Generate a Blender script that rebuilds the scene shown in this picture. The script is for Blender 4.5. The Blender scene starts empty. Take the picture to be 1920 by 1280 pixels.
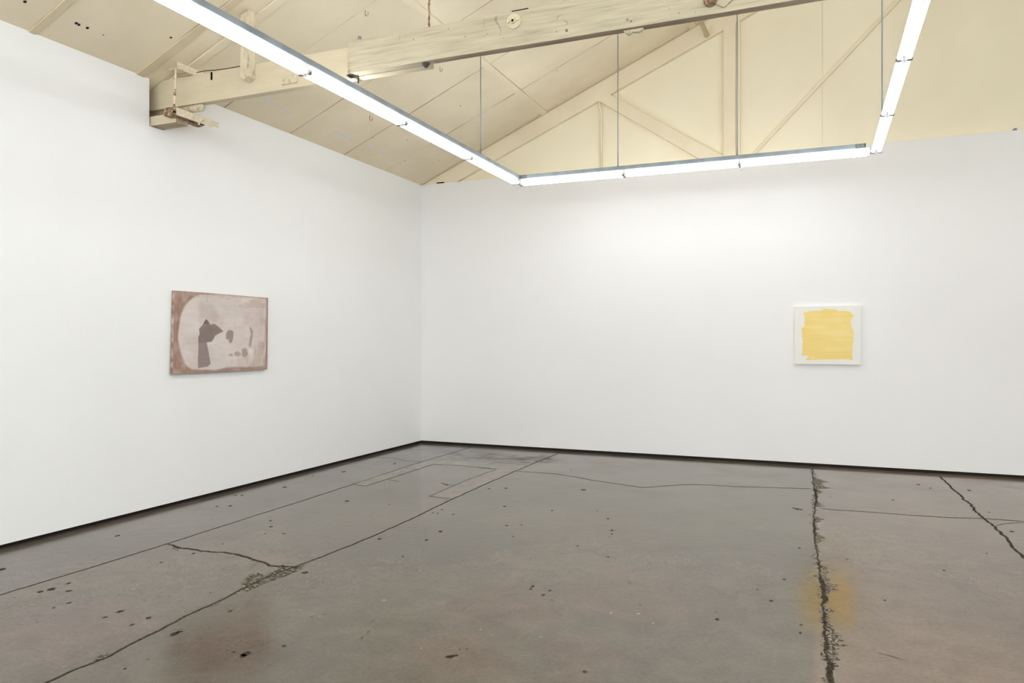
import bpy, bmesh, math, random
from mathutils import Vector, Matrix
from mathutils.geometry import tessellate_polygon
PI = math.pi
TUBE, SKY, EXPO = 12.0, 2.85, .90
FSPEC, FR0, FR1, FLOORK = .50, .09, .20, .47
# measured outlines, in metres, on the floor, the ceiling and the two canvases
JOINTS = [[[[-4.263,2.585],[-4.301,2.779],[-4.287,3.263],[-4.291,3.924],[-4.303,4.498],[-4.315,5.27],[-4.34,6.227],[-4.398,7.807],[-4.374,9.186]],0.011,0.004],[[[-3.028,1.999],[-3.016,2.136],[-3.02,2.26],[-3.002,2.416],[-3.031,2.62],[-3.052,2.824],[-3.076,2.957],[-3.065,3.125],[-3.099,3.386],[-3.118,3.61],[-3.091,3.878],[-3.064,4.301],[-3.053,4.607],[-3.055,5.107],[-3.097,6.061],[-3.116,6.885],[-3.118,8.047],[-3.105,9.08]],0.012,0.006],[[[-3.136,7.617],[-2.909,7.638],[-2.659,7.634],[-2.423,7.56],[-2.179,7.43],[-1.84,7.322],[-1.606,7.242],[-1.452,7.393],[-1.22,7.579],[-1.018,7.632],[-0.762,7.65],[-0.416,7.735],[-0.061,7.824]],0.013,0.006],[[[0.001,6.922],[0.102,6.92],[0.351,6.937],[0.672,6.945],[0.985,6.973],[1.239,7.039],[1.407,7.05],[1.552,7.053]],0.013,0.006],[[[1.184,9.088],[1.217,8.297],[1.228,7.804],[1.239,7.039],[1.258,6.801],[1.263,6.41],[1.259,6.149],[1.257,5.779]],0.015,0.012],[[[-4.291,3.924],[-4.227,3.921],[-4.135,3.886],[-4.072,3.883],[-3.912,3.892],[-3.792,3.914],[-3.663,3.926],[-3.577,3.908],[-3.484,3.88],[-3.393,3.853],[-3.265,3.806],[-3.171,3.821],[-3.06,3.866]],0.016,0.014],[[[-5.216,7.823],[-4.887,7.914],[-4.628,7.798],[-4.398,7.807]],0.005,0.002],[[[-3.558,6.702],[-3.451,6.625],[-3.377,6.655]],0.012,0.006],[[[-4.176,6.668],[-4.056,6.621],[-3.965,6.595]],0.006,0.003],[[[-4.374,6.303],[-4.172,6.267],[-4.178,6.766],[-4.179,7.334],[-4.186,7.686],[-3.875,7.733],[-3.414,7.689],[-3.361,7.673],[-3.381,6.997],[-3.352,6.082],[-3.097,6.061]],0.01,0.003],[[[-3.586,7.656],[-3.361,7.673]],0.012,0.003],[[[1.266,6.786],[1.339,6.89],[1.425,6.962],[1.528,7.024]],0.006,0.003],[[[-3.577,7.857],[-3.579,8.061],[-3.172,8.065]],0.01,0.002],[[[-3.322,3.686],[-3.354,3.745],[-3.368,3.8]],0.004,0.002]]
RAGGED = [[-0.066,9.114],[-0.068,8.638],[-0.054,8.153],[-0.042,7.776],[-0.03,7.332],[-0.033,6.975],[-0.04,6.65],[-0.041,6.263],[-0.032,6.005],[-0.024,5.692],[-0.012,5.411],[-0.002,5.157],[0.001,4.924],[0.012,4.715],[0.017,4.521],[0.019,4.298],[0.023,4.136],[0.025,3.949],[0.028,3.78],[0.029,3.623],[0.037,3.498],[0.042,3.376],[0.045,3.205]]
RUBBLE = [[[-3.118,3.398],[-3.176,3.457],[-3.255,3.598],[-3.224,3.657],[-3.148,3.631],[-3.157,3.719],[-3.188,3.801],[-3.207,3.854],[-3.114,3.844],[-3.079,3.895],[-3.067,3.912],[-3.02,3.799],[-3.037,3.611],[-3.051,3.487],[-3.051,3.346]],[[-3.047,2.398],[-3.05,2.427],[-3.031,2.448],[-3.0,2.423],[-3.012,2.375]],[[-4.134,3.871],[-4.103,3.87],[-4.072,3.826],[-4.173,3.87]],[[-3.514,3.894],[-3.441,3.872],[-3.365,3.827],[-3.42,3.829]],[[-3.077,3.138],[-3.057,3.164],[-3.034,3.129],[-3.046,3.098]]]
PATCH = [[[[-4.374,6.303],[-4.172,6.267],[-4.178,6.766],[-4.179,7.334],[-4.186,7.686],[-4.398,7.807]],[0.33,0.3,0.24]],[[[-4.398,7.807],[-4.186,7.686],[-3.875,7.733],[-3.361,7.673],[-3.148,7.838],[-3.118,8.047],[-3.172,8.065],[-3.579,8.061],[-4.21,7.971]],[0.31,0.29,0.235]],[[[-3.352,6.082],[-3.097,6.061],[-3.116,6.885],[-3.118,8.047],[-3.172,8.065],[-3.407,7.673]],[0.32,0.27,0.22]]]
PITS = [[-4.776,3.096,0.0236],[-4.809,3.96,0.0178],[-4.125,2.96,0.0217],[-4.141,2.904,0.0154],[-4.131,3.071,0.0127],[-4.002,2.972,0.0138],[-3.819,2.839,0.0118],[-3.825,2.757,0.0087],[-3.445,2.764,0.0125],[-3.446,2.854,0.0199],[-3.23,2.844,0.0139],[-3.229,2.743,0.0108],[-2.932,2.739,0.021],[-2.932,2.768,0.0146],[-2.44,2.686,0.0246],[-2.441,2.667,0.0171],[-2.908,3.086,0.0128],[-3.965,3.591,0.0104],[-3.93,3.829,0.0109],[-4.182,2.781,0.006],[-3.707,2.583,0.0055],[-3.225,3.264,0.0076],[-2.823,2.365,0.0059],[-2.812,2.476,0.0048],[-2.961,3.777,0.02],[-3.94,4.611,0.0145],[-3.839,4.428,0.008],[-3.709,4.482,0.012],[-3.924,4.091,0.0076],[-2.966,4.627,0.0156],[-2.652,4.987,0.0162],[-2.631,4.734,0.0155],[-2.415,3.239,0.007],[-2.454,3.182,0.0056],[-2.56,3.13,0.0056],[-2.339,2.826,0.0101],[-1.553,3.029,0.0146],[-1.568,3.016,0.0122],[-1.538,3.047,0.0086],[-2.19,3.165,0.0054],[-2.577,4.308,0.0089],[-2.539,3.343,0.0044],[-1.853,3.862,0.0046],[-5.052,5.43,0.015],[-4.997,5.453,0.015],[-4.86,4.998,0.014],[-4.772,5.058,0.0164],[-5.331,6.288,0.0169],[-4.882,5.914,0.0237],[-5.009,6.523,0.0114],[-4.862,6.865,0.0236],[-4.623,7.546,0.0189],[-5.068,8.679,0.0143],[-4.887,8.648,0.0142],[-3.937,5.615,0.0193],[-4.073,4.761,0.0107],[-3.93,3.829,0.0091],[-3.515,5.648,0.0071],[-2.985,5.641,0.0114],[-2.953,5.505,0.0089],[-3.0,5.507,0.009],[-2.816,5.52,0.0111],[-2.539,5.96,0.014],[-2.259,5.344,0.0125],[-2.157,5.405,0.0084],[-2.839,6.702,0.0157],[-2.983,6.614,0.0157],[-2.102,5.964,0.0136],[-2.114,6.918,0.0233],[-1.586,5.869,0.013],[-1.461,5.515,0.0142],[-1.433,5.408,0.01],[-2.566,7.927,0.009],[-2.091,5.069,0.0079],[-1.739,6.092,0.0068],[-0.173,6.828,0.0229],[-0.204,6.86,0.0138],[-0.143,6.819,0.0137],[0.619,7.551,0.0145],[0.097,7.485,0.0074],[-0.126,5.546,0.0093],[0.925,8.467,0.0215],[1.012,8.298,0.0131],[1.341,8.321,0.0206],[1.35,6.645,0.0162],[0.833,6.265,0.0059],[1.053,5.893,0.0073],[1.327,7.32,0.009],[-0.196,4.776,0.0113],[-0.246,4.356,0.0133],[-0.085,4.045,0.0081],[-0.085,3.933,0.0079],[0.338,4.607,0.0074],[0.17,5.381,0.0071],[0.726,5.351,0.0084],[-1.573,5.005,0.0113],[-1.303,4.823,0.0107],[-1.618,4.333,0.0067],[-1.556,4.076,0.0141],[-1.55,4.027,0.0093],[-1.438,4.044,0.0108],[-1.45,3.96,0.0106],[-1.374,3.898,0.0074],[-1.044,4.361,0.0064],[-0.902,4.012,0.0073],[-0.813,3.751,0.0041],[-1.245,3.675,0.0042],[-0.487,3.957,0.0124],[-0.506,4.064,0.0057],[-0.331,4.522,0.0062],[-0.945,3.109,0.0105],[-1.126,3.151,0.0036],[-1.016,3.057,0.0035],[-1.378,2.998,0.0047],[0.075,3.594,0.0071],[-1.428,5.328,0.0059],[-3.464,6.649,0.0134],[-2.068,3.126,0.0053],[-2.054,3.053,0.0052],[-2.129,3.261,0.0069],[-1.526,3.129,0.005],[-1.553,3.111,0.005],[-2.509,2.683,0.0062],[-2.55,2.686,0.005]]
SCR = [[[-4.07,3.097],[-4.029,3.156]],[[-3.229,2.743],[-3.209,2.774]],[[0.648,6.697],[0.752,6.684]],[[-0.63,3.721],[-0.586,3.74]],[[-0.826,3.506],[-0.795,3.505]],[[1.641,8.674],[1.869,8.596]],[[1.684,8.782],[1.83,8.723]],[[0.388,5.458],[0.438,5.414]],[[0.66,5.407],[0.707,5.378]],[[-0.354,5.31],[-0.269,5.305]],[[-1.902,3.284],[-1.877,3.31]],[[-1.469,5.512],[-1.416,5.551]],[[1.331,6.637],[1.376,6.639]],[[-4.804,8.789],[-4.635,8.805]],[[-0.96,3.108],[-0.926,3.111]],[[0.953,6.266],[1.022,6.279]],[[0.239,3.828],[0.365,3.774]],[[-2.792,3.503],[-2.706,3.589]]]
PALE = [[-1.491,3.905,0.0105],[-1.421,3.916,0.0105],[-0.884,3.882,0.0099],[-1.019,3.834,0.0113],[-1.489,3.322,0.0131],[-1.251,3.393,0.013],[-1.564,3.364,0.008],[-2.056,3.116,0.0066],[-2.047,3.035,0.0065],[-2.238,3.54,0.0134],[0.194,4.122,0.0107],[0.33,4.65,0.015],[0.11,3.674,0.0145],[-2.475,3.214,0.0197],[-2.576,3.232,0.0229],[-2.417,3.206,0.014],[0.26,5.134,0.0134],[-3.974,2.739,0.0233],[-3.769,2.542,0.0191],[-3.088,2.273,0.0165],[-3.679,3.135,0.0217],[-5.343,3.977,0.0247],[-0.509,3.4,0.0084],[-0.783,3.779,0.0055],[-1.725,3.053,0.0063]]
BLOBS = [[-3.488,2.567,0.533,0.44,[0.27,0.205,0.2],0.75],[-3.978,3.391,0.469,0.318,[0.26,0.19,0.155],0.6],[-1.559,3.687,0.346,0.449,[0.26,0.19,0.155],0.7],[-1.58,5.535,0.453,0.641,[0.26,0.19,0.155],0.45],[-1.479,3.06,0.317,0.261,[0.26,0.19,0.155],0.6],[-1.028,3.246,0.22,0.277,[0.26,0.19,0.155],0.6],[-0.986,4.105,0.36,0.344,[0.26,0.19,0.155],0.4],[-2.536,2.685,0.273,0.281,[0.17,0.115,0.09],0.7],[-2.059,3.159,0.213,0.355,[0.225,0.215,0.165],0.3],[-0.855,6.416,0.72,1.247,[0.225,0.215,0.165],0.5],[-1.344,3.244,0.152,0.142,[0.225,0.215,0.165],0.5],[0.123,4.781,0.082,0.293,[0.42,0.25,0.07],0.95],[0.118,4.382,0.069,0.247,[0.42,0.25,0.07],0.8],[-0.021,4.505,0.108,0.523,[0.3,0.22,0.09],0.6],[0.067,4.541,0.24,0.779,[0.3,0.23,0.12],0.45],[0.365,5.853,0.341,0.465,[0.33,0.29,0.2],0.4],[-0.227,3.775,0.154,0.409,[0.22,0.19,0.17],0.4],[-3.361,3.892,0.246,0.19,[0.33,0.26,0.21],0.6]]  # floor tints and stains; the darkest brown blob paints in the left painting's reflection
DARKZ = [[-4.096,8.475,0.473,0.359,[0.1,0.095,0.08],0.75],[-3.542,8.381,0.393,0.305,[0.1,0.095,0.08],0.8],[-3.151,8.454,0.234,0.343,[0.1,0.095,0.08],0.9],[-4.135,8.555,0.409,0.243,[0.1,0.095,0.08],0.5],[-3.666,8.42,0.33,0.193,[0.1,0.095,0.08],0.5],[-3.21,8.518,0.223,0.311,[0.1,0.095,0.08],0.65],[-4.324,8.477,0.136,0.201,[0.1,0.095,0.08],0.5],[0.901,8.338,0.132,0.245,[0.1,0.095,0.08],0.25],[1.467,8.209,0.404,0.346,[0.1,0.095,0.08],0.2]]
LILAC = [[[-4.951,5.637,3.775],[-4.895,5.706,3.799],[-4.911,5.778,3.792],[-4.898,5.855,3.798],[-4.942,5.861,3.779],[-4.971,5.719,3.767]],[[-4.947,5.977,3.777],[-4.943,6.078,3.778],[-4.972,6.137,3.766],[-5.004,6.094,3.752],[-4.988,6.011,3.759]],[[-5.125,6.093,3.701],[-5.099,6.185,3.712],[-5.137,6.19,3.696]],[[-4.959,6.783,3.772],[-4.933,6.925,3.783],[-4.936,7.082,3.782],[-4.94,7.267,3.78],[-4.989,7.211,3.759],[-4.993,7.01,3.757],[-4.988,6.882,3.759]],[[-4.936,7.426,3.782],[-4.933,7.535,3.783],[-4.964,7.652,3.769],[-5.013,7.599,3.749]],[[-4.956,7.78,3.773],[-4.956,7.89,3.773],[-4.992,7.923,3.757],[-5.0,7.849,3.754]],[[-4.963,6.473,3.77],[-4.943,6.555,3.779],[-4.985,6.555,3.761]]]
CDOTS = [[-4.998,3.397,3.755,0.02],[-4.994,3.77,3.757,0.022],[-4.997,3.794,3.755,0.02],[-4.994,3.86,3.757,0.022],[-4.994,3.993,3.757,0.01],[-4.761,4.406,3.856,0.016],[-4.944,8.33,3.778,0.014],[-4.717,8.823,3.875,0.013],[-3.907,7.852,4.222,0.016],[-4.827,7.406,3.828,0.01],[-4.652,7.877,3.903,0.012],[-2.877,8.354,4.663,0.012],[-3.369,6.378,4.452,0.008]]
HOOKS = [[-3.661,5.491,4.327],[-4.595,6.965,3.928],[-3.679,6.905,4.32]]
LP = {"disc":[[0.243,0.975],[0.194,0.939],[0.139,0.878],[0.1,0.814],[0.073,0.741],[0.055,0.659],[0.046,0.579],[0.043,0.498],[0.046,0.398],[0.055,0.316],[0.073,0.235],[0.093,0.175],[0.115,0.117],[0.139,0.076],[0.179,0.048],[0.243,0.039],[0.41,0.034],[0.551,0.059],[0.962,0.047],[0.977,0.235],[0.982,0.993],[0.587,0.997],[0.41,0.996]],"dark":[[0.305,0.671],[0.326,0.651],[0.359,0.6],[0.376,0.616],[0.402,0.611],[0.436,0.575],[0.488,0.517],[0.445,0.495],[0.402,0.468],[0.385,0.42],[0.363,0.387],[0.317,0.382],[0.326,0.323],[0.338,0.25],[0.346,0.186],[0.359,0.111],[0.326,0.076],[0.235,0.061],[0.236,0.356],[0.233,0.439],[0.247,0.481],[0.239,0.543],[0.271,0.596],[0.285,0.623]],"head":[[0.305,0.671],[0.326,0.651],[0.332,0.609],[0.301,0.602],[0.284,0.623]],"robe":[[0.317,0.382],[0.326,0.323],[0.338,0.25],[0.346,0.186],[0.359,0.111],[0.326,0.076],[0.235,0.061],[0.236,0.377]],"nose":[[0.359,0.609],[0.402,0.611],[0.436,0.575],[0.488,0.517],[0.445,0.495],[0.402,0.468],[0.376,0.472]],"blob":[[0.542,0.539],[0.578,0.541],[0.6,0.519],[0.598,0.464],[0.587,0.398],[0.568,0.365],[0.553,0.387],[0.546,0.42],[0.519,0.42],[0.515,0.475],[0.523,0.506]],"bar":[[0.778,0.59],[0.802,0.58],[0.82,0.524],[0.812,0.432],[0.802,0.354],[0.785,0.303],[0.771,0.33],[0.778,0.421],[0.793,0.49]],"b1":[[0.546,0.228],[0.587,0.228],[0.6,0.199],[0.578,0.19],[0.551,0.201]],"b2":[[0.609,0.243],[0.642,0.265],[0.679,0.242],[0.679,0.204],[0.633,0.194],[0.609,0.21]],"b3":[[0.693,0.286],[0.735,0.303],[0.759,0.274],[0.764,0.206],[0.725,0.173],[0.693,0.197]],"br":[[0.568,0.113],[0.596,0.166],[0.679,0.175],[0.774,0.206],[0.871,0.352],[0.972,0.376],[0.992,0.048],[0.587,0.041]],"band":[[0.239,0.876],[0.376,0.854],[0.427,0.697],[0.41,0.633],[0.292,0.67],[0.239,0.605]],"low":[[0.359,0.111],[0.402,0.153],[0.551,0.125],[0.605,0.067],[0.41,0.023],[0.359,0.037]],"white":[[0.764,0.285],[0.812,0.296],[0.831,0.25],[0.802,0.205],[0.769,0.241]]}
YP = [[0.136,0.886],[0.222,0.913],[0.318,0.926],[0.385,0.92],[0.437,0.931],[0.443,0.962],[0.499,0.956],[0.527,0.944],[0.603,0.943],[0.635,0.932],[0.659,0.916],[0.723,0.91],[0.789,0.919],[0.845,0.892],[0.891,0.842],[0.891,0.811],[0.868,0.795],[0.852,0.743],[0.858,0.668],[0.872,0.603],[0.893,0.55],[0.89,0.465],[0.89,0.402],[0.877,0.305],[0.872,0.209],[0.874,0.146],[0.877,0.077],[0.827,0.087],[0.696,0.09],[0.556,0.081],[0.414,0.083],[0.299,0.081],[0.193,0.066],[0.183,0.108],[0.222,0.125],[0.189,0.15],[0.112,0.144],[0.119,0.271],[0.126,0.402],[0.119,0.489],[0.116,0.565],[0.112,0.62],[0.15,0.653],[0.16,0.738],[0.15,0.815]]
YE = [[0.126,0.62],[0.16,0.608],[0.16,0.553],[0.136,0.532]]
import numpy as np
C = bpy.context.scene.collection
rnd = random.Random(7)
XL, YB, WT, K = -5.22, 9.236, 3.66, .428      # left wall plane, back wall plane, wall height, roof slope
XR, YR, RIDGE = 7.5, -5.0, 2.6
def roof(x): return WT + K*(x-XL) if x <= RIDGE else WT + K*(2*RIDGE-x-XL)

# ---------------------------------------------------------------- materials
def mat(name, col, rough=.6, spec=.5, metal=0, emit=None, strength=0):
    m = bpy.data.materials.new(name); m.use_nodes = True
    b = m.node_tree.nodes['Principled BSDF']
    b.inputs['Base Color'].default_value = (*col, 1); b.inputs['Roughness'].default_value = rough
    b.inputs['Specular IOR Level'].default_value = spec; b.inputs['Metallic'].default_value = metal
    if emit:
        b.inputs['Emission Color'].default_value = (*emit, 1); b.inputs['Emission Strength'].default_value = strength
    return m
def nd(m, t, **kw):
    n = m.node_tree.nodes.new(t)
    for k, v in kw.items():
        if k in n.inputs: n.inputs[k].default_value = v
        else: setattr(n, k, v)
    return n
def lk(m, a, b): m.node_tree.links.new(a, b)
def coords(m, scale=(1, 1, 1)):
    g = nd(m, 'ShaderNodeNewGeometry'); mp = nd(m, 'ShaderNodeMapping'); mp.inputs['Scale'].default_value = scale
    lk(m, g.outputs['Position'], mp.inputs['Vector']); return mp.outputs['Vector']
def noisy(m, stops, scale=4, detail=5, stretch=(1, 1, 1), bump=0, bscale=None, rough=None):
    b = m.node_tree.nodes['Principled BSDF']; v = coords(m, stretch)
    n = nd(m, 'ShaderNodeTexNoise', Scale=scale, Detail=detail); lk(m, v, n.inputs['Vector'])
    r = nd(m, 'ShaderNodeValToRGB'); e = r.color_ramp.elements
    e[0].position, e[0].color = stops[0][0], (*stops[0][1], 1); e[1].position, e[1].color = stops[-1][0], (*stops[-1][1], 1)
    for p, c in stops[1:-1]:
        q = e.new(p); q.color = (*c, 1)
    lk(m, n.outputs['Fac'], r.inputs['Fac']); lk(m, r.outputs['Color'], b.inputs['Base Color'])
    if bump:
        n2 = nd(m, 'ShaderNodeTexNoise', Scale=bscale or scale*4, Detail=6.0); lk(m, v, n2.inputs['Vector'])
        bp = nd(m, 'ShaderNodeBump', Strength=1.0, Distance=bump); lk(m, n2.outputs['Fac'], bp.inputs['Height']); lk(m, bp.outputs['Normal'], b.inputs['Normal'])
    return m
M = {}
M['white'] = noisy(mat('white_wall_paint', (.86, .86, .855), .75, .2), [(.3, (.855, .865, .872)), (.7, (.868, .878, .885))], 1.3, 3, bump=.0006, bscale=60)
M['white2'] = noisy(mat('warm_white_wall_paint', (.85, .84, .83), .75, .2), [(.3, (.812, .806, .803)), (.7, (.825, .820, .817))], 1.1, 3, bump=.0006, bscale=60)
M['cream'] = noisy(mat('cream_ceiling_paint', (.7, .6, .42), .7, .25), [(.3, (.755, .665, .49)), (.55, (.80, .715, .54)), (.75, (.83, .745, .57))], 2.2, 4, bump=.001, bscale=30)
M['gable'] = noisy(mat('yellow_cream_paint', (.7, .62, .42), .7, .25), [(.3, (.82, .755, .575)), (.7, (.86, .80, .62))], 1.4, 4, bump=.001, bscale=25)
M['caulk'] = noisy(mat('brown_open_joint', (.3, .2, .1), .8, .1), [(.40, (.30, .21, .11)), (.58, (.70, .61, .43))], 1.7, 3)
M['seam'] = mat('brown_seam_backing', (.22, .16, .09), .9, .1)
M['beam'] = noisy(mat('weathered_cream_timber', (.6, .53, .36), .75, .2), [(.24, (.38, .33, .235)), (.40, (.50, .445, .325)), (.60, (.575, .515, .37)), (.8, (.62, .56, .415))], 12, 9, (.3, 2, 4), bump=.004, bscale=22)
M['beam2'] = noisy(mat('smooth_cream_timber', (.66, .58, .4), .75, .2), [(.25, (.60, .525, .37)), (.7, (.685, .605, .44))], 5, 6, (.5, 1, 2), bump=.003, bscale=18)
M['board'] = noisy(mat('chipped_cream_board', (.6, .5, .34), .8, .2), [(.30, (.36, .30, .22)), (.42, (.60, .53, .38)), (.7, (.70, .63, .47))], 34, 9, (1, 1, .5), bump=.004, bscale=50)
M['angle'] = noisy(mat('rust_flecked_cream_steel', (.7, .62, .46), .6, .3), [(.26, (.38, .25, .15)), (.38, (.68, .59, .43)), (.7, (.78, .70, .55))], 40, 7, bump=.002, bscale=60)
M['rust'] = noisy(mat('rusty_steel', (.3, .2, .12), .8, .3), [(.35, (.13, .09, .06)), (.55, (.36, .22, .12)), (.7, (.72, .60, .44))], 38, 6, bump=.002, bscale=80)
M['galv'] = noisy(mat('galvanised_steel', (.3, .33, .35), .5, .5, .35), [(.3, (.19, .225, .25)), (.7, (.29, .33, .36))], 6, 4)
M['wire'] = mat('grey_steel_rod', (.30, .34, .36), .45, .5, .5)
M['enamel'] = mat('white_enamel', (.85, .85, .85), .4, .4)
M['socket'] = mat('grey_plastic', (.42, .42, .43), .5, .4)
M['bracket'] = mat('dull_grey_bracket', (.13, .14, .145), .5, .4)
M['clip'] = mat('dark_grey_clip', (.10, .10, .105), .5, .4)
M['tube'] = mat('lit_fluorescent_tube', (1, 1, 1), .5, .2, 0, (.98, .99, 1.0), TUBE)
M['batten_shade'] = noisy(mat('shaded_batten_cream', (.6, .5, .36), .7, .2), [(.3, (.62, .53, .37)), (.7, (.69, .60, .43))], 4, 3)  # cream darkened to paint in the shading of the angled batten faces
M['timber_brown'] = noisy(mat('brown_timber', (.3, .23, .16), .85, .15), [(.3, (.33, .265, .19)), (.7, (.47, .385, .28))], 9, 6, (.4, 2, 2), bump=.003, bscale=30)  # darker brown for beam and block undersides, block end and upper block
M['black'] = mat('black_hollow', (.012, .011, .010), .9, .1)
M['base'] = mat('gap_shade_base', (.025, .021, .018), .8, .2)
M['darkm'] = mat('dark_iron', (.07, .055, .045), .6, .4, .3)
M['crack'] = noisy(mat('dirt_filled_crack', (.04, .035, .03), .95, .1), [(.35, (.018, .015, .012)), (.7, (.085, .07, .05))], 60, 4)
M['crackp'] = noisy(mat('crack_aggregate', (.04, .035, .03), .9, .2), [(.42, (.035, .03, .025)), (.52, (.16, .14, .11)), (.64, (.38, .34, .27))], 70, 3, bump=.006, bscale=80)
M['rubble'] = noisy(mat('exposed_aggregate', (.2, .18, .14), .9, .2), [(.40, (.03, .026, .02)), (.5, (.12, .105, .08)), (.62, (.28, .245, .185))], 45, 3, bump=.01, bscale=60)
M['pale'] = noisy(mat('pale_scuff', (.42, .38, .30), .5, .3), [(.4, (.17, .145, .12)), (.7, (.30, .26, .21))], 60, 4)
M['lilac'] = noisy(mat('lilac_grey_peeled_paint', (.6, .55, .56), .8, .2), [(.42, (.80, .72, .57)), (.58, (.72, .68, .72))], 30, 3)
M['hole'] = mat('dark_pit', (.03, .025, .02), .9, .1)
# concrete: colour attribute carries the stains, one painted-in reflection and the tint of each slab, noise adds the wear
def concrete(name, tint=(1, 1, 1), attr=True):
    m = mat(name, (.2, .18, .15), .3, FSPEC); b = m.node_tree.nodes['Principled BSDF']; v = coords(m)
    if attr:
        a = nd(m, 'ShaderNodeVertexColor', layer_name='slab').outputs['Color']
    else:
        a = nd(m, 'ShaderNodeRGB'); a.outputs[0].default_value = (*tint, 1); a = a.outputs[0]
    n = nd(m, 'ShaderNodeTexNoise', Scale=5.0, Detail=9.0, Roughness=.62, Distortion=.4); lk(m, v, n.inputs['Vector'])
    r = nd(m, 'ShaderNodeMapRange'); lk(m, n.outputs['Fac'], r.inputs['Value'])
    for k, x in zip(('From Min', 'From Max', 'To Min', 'To Max'), (.3, .7, .84, 1.16)): r.inputs[k].default_value = x
    f = nd(m, 'ShaderNodeTexNoise', Scale=45.0, Detail=6.0, Roughness=.7); lk(m, v, f.inputs['Vector'])
    r2 = nd(m, 'ShaderNodeMapRange'); lk(m, f.outputs['Fac'], r2.inputs['Value'])
    for k, x in zip(('From Min', 'From Max', 'To Min', 'To Max'), (.3, .7, .84, 1.16)): r2.inputs[k].default_value = x
    mu = nd(m, 'ShaderNodeMath', operation='MULTIPLY'); lk(m, r.outputs[0], mu.inputs[0]); lk(m, r2.outputs[0], mu.inputs[1])
    vm = nd(m, 'ShaderNodeVectorMath', operation='SCALE'); lk(m, a, vm.inputs[0]); lk(m, mu.outputs[0], vm.inputs['Scale'])
    lk(m, vm.outputs['Vector'], b.inputs['Base Color'])
    g = nd(m, 'ShaderNodeTexNoise', Scale=1.6, Detail=5.0, Roughness=.6); lk(m, v, g.inputs['Vector'])
    rr = nd(m, 'ShaderNodeMapRange'); lk(m, g.outputs['Fac'], rr.inputs['Value'])
    for k, x in zip(('From Min', 'From Max', 'To Min', 'To Max'), (.35, .65, FR0, FR1)): rr.inputs[k].default_value = x
    lk(m, rr.outputs[0], b.inputs['Roughness'])
    if attr:
        sp = nd(m, 'ShaderNodeMath', operation='MULTIPLY'); sp.inputs[1].default_value = FSPEC; lk(m, a.node.outputs['Alpha'], sp.inputs[0]); lk(m, sp.outputs[0], b.inputs['Specular IOR Level'])
    else: b.inputs['Specular IOR Level'].default_value = FSPEC*.45
    bp = nd(m, 'ShaderNodeBump', Strength=1.0, Distance=.0012)
    h = nd(m, 'ShaderNodeTexNoise', Scale=14.0, Detail=8.0, Roughness=.6); lk(m, v, h.inputs['Vector'])
    lk(m, h.outputs['Fac'], bp.inputs['Height']); lk(m, bp.outputs['Normal'], b.inputs['Normal'])
    return m
M['floor'] = concrete('polished_concrete')
for i, (pl, col) in enumerate(PATCH): M['patch%d' % i] = concrete('pale_mortar_patch', tuple(c*1.28*FLOORK for c in col), False)
def canvas(name, rough=.7):
    m = mat(name, (1, 1, 1), rough, .2); a = nd(m, 'ShaderNodeVertexColor', layer_name='paint'); b = m.node_tree.nodes['Principled BSDF']
    lk(m, a.outputs['Color'], b.inputs['Base Color'])
    n = nd(m, 'ShaderNodeTexNoise', Scale=220.0, Detail=3.0); bp = nd(m, 'ShaderNodeBump', Strength=.6, Distance=.001)
    lk(m, coords(m), n.inputs['Vector']); lk(m, n.outputs['Fac'], bp.inputs['Height']); lk(m, bp.outputs['Normal'], b.inputs['Normal']); return m
M['canvas'] = canvas('painted_canvas'); M['canvas2'] = canvas('yellow_painted_canvas')
M['cedge'] = noisy(mat('brown_stained_canvas_edge', (.34, .24, .19), .8, .2), [(.35, (.26, .17, .13)), (.65, (.5, .4, .34))], 20, 4)
M['wcanvas'] = mat('primed_canvas_edge', (.78, .77, .72), .7, .2)

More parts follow.
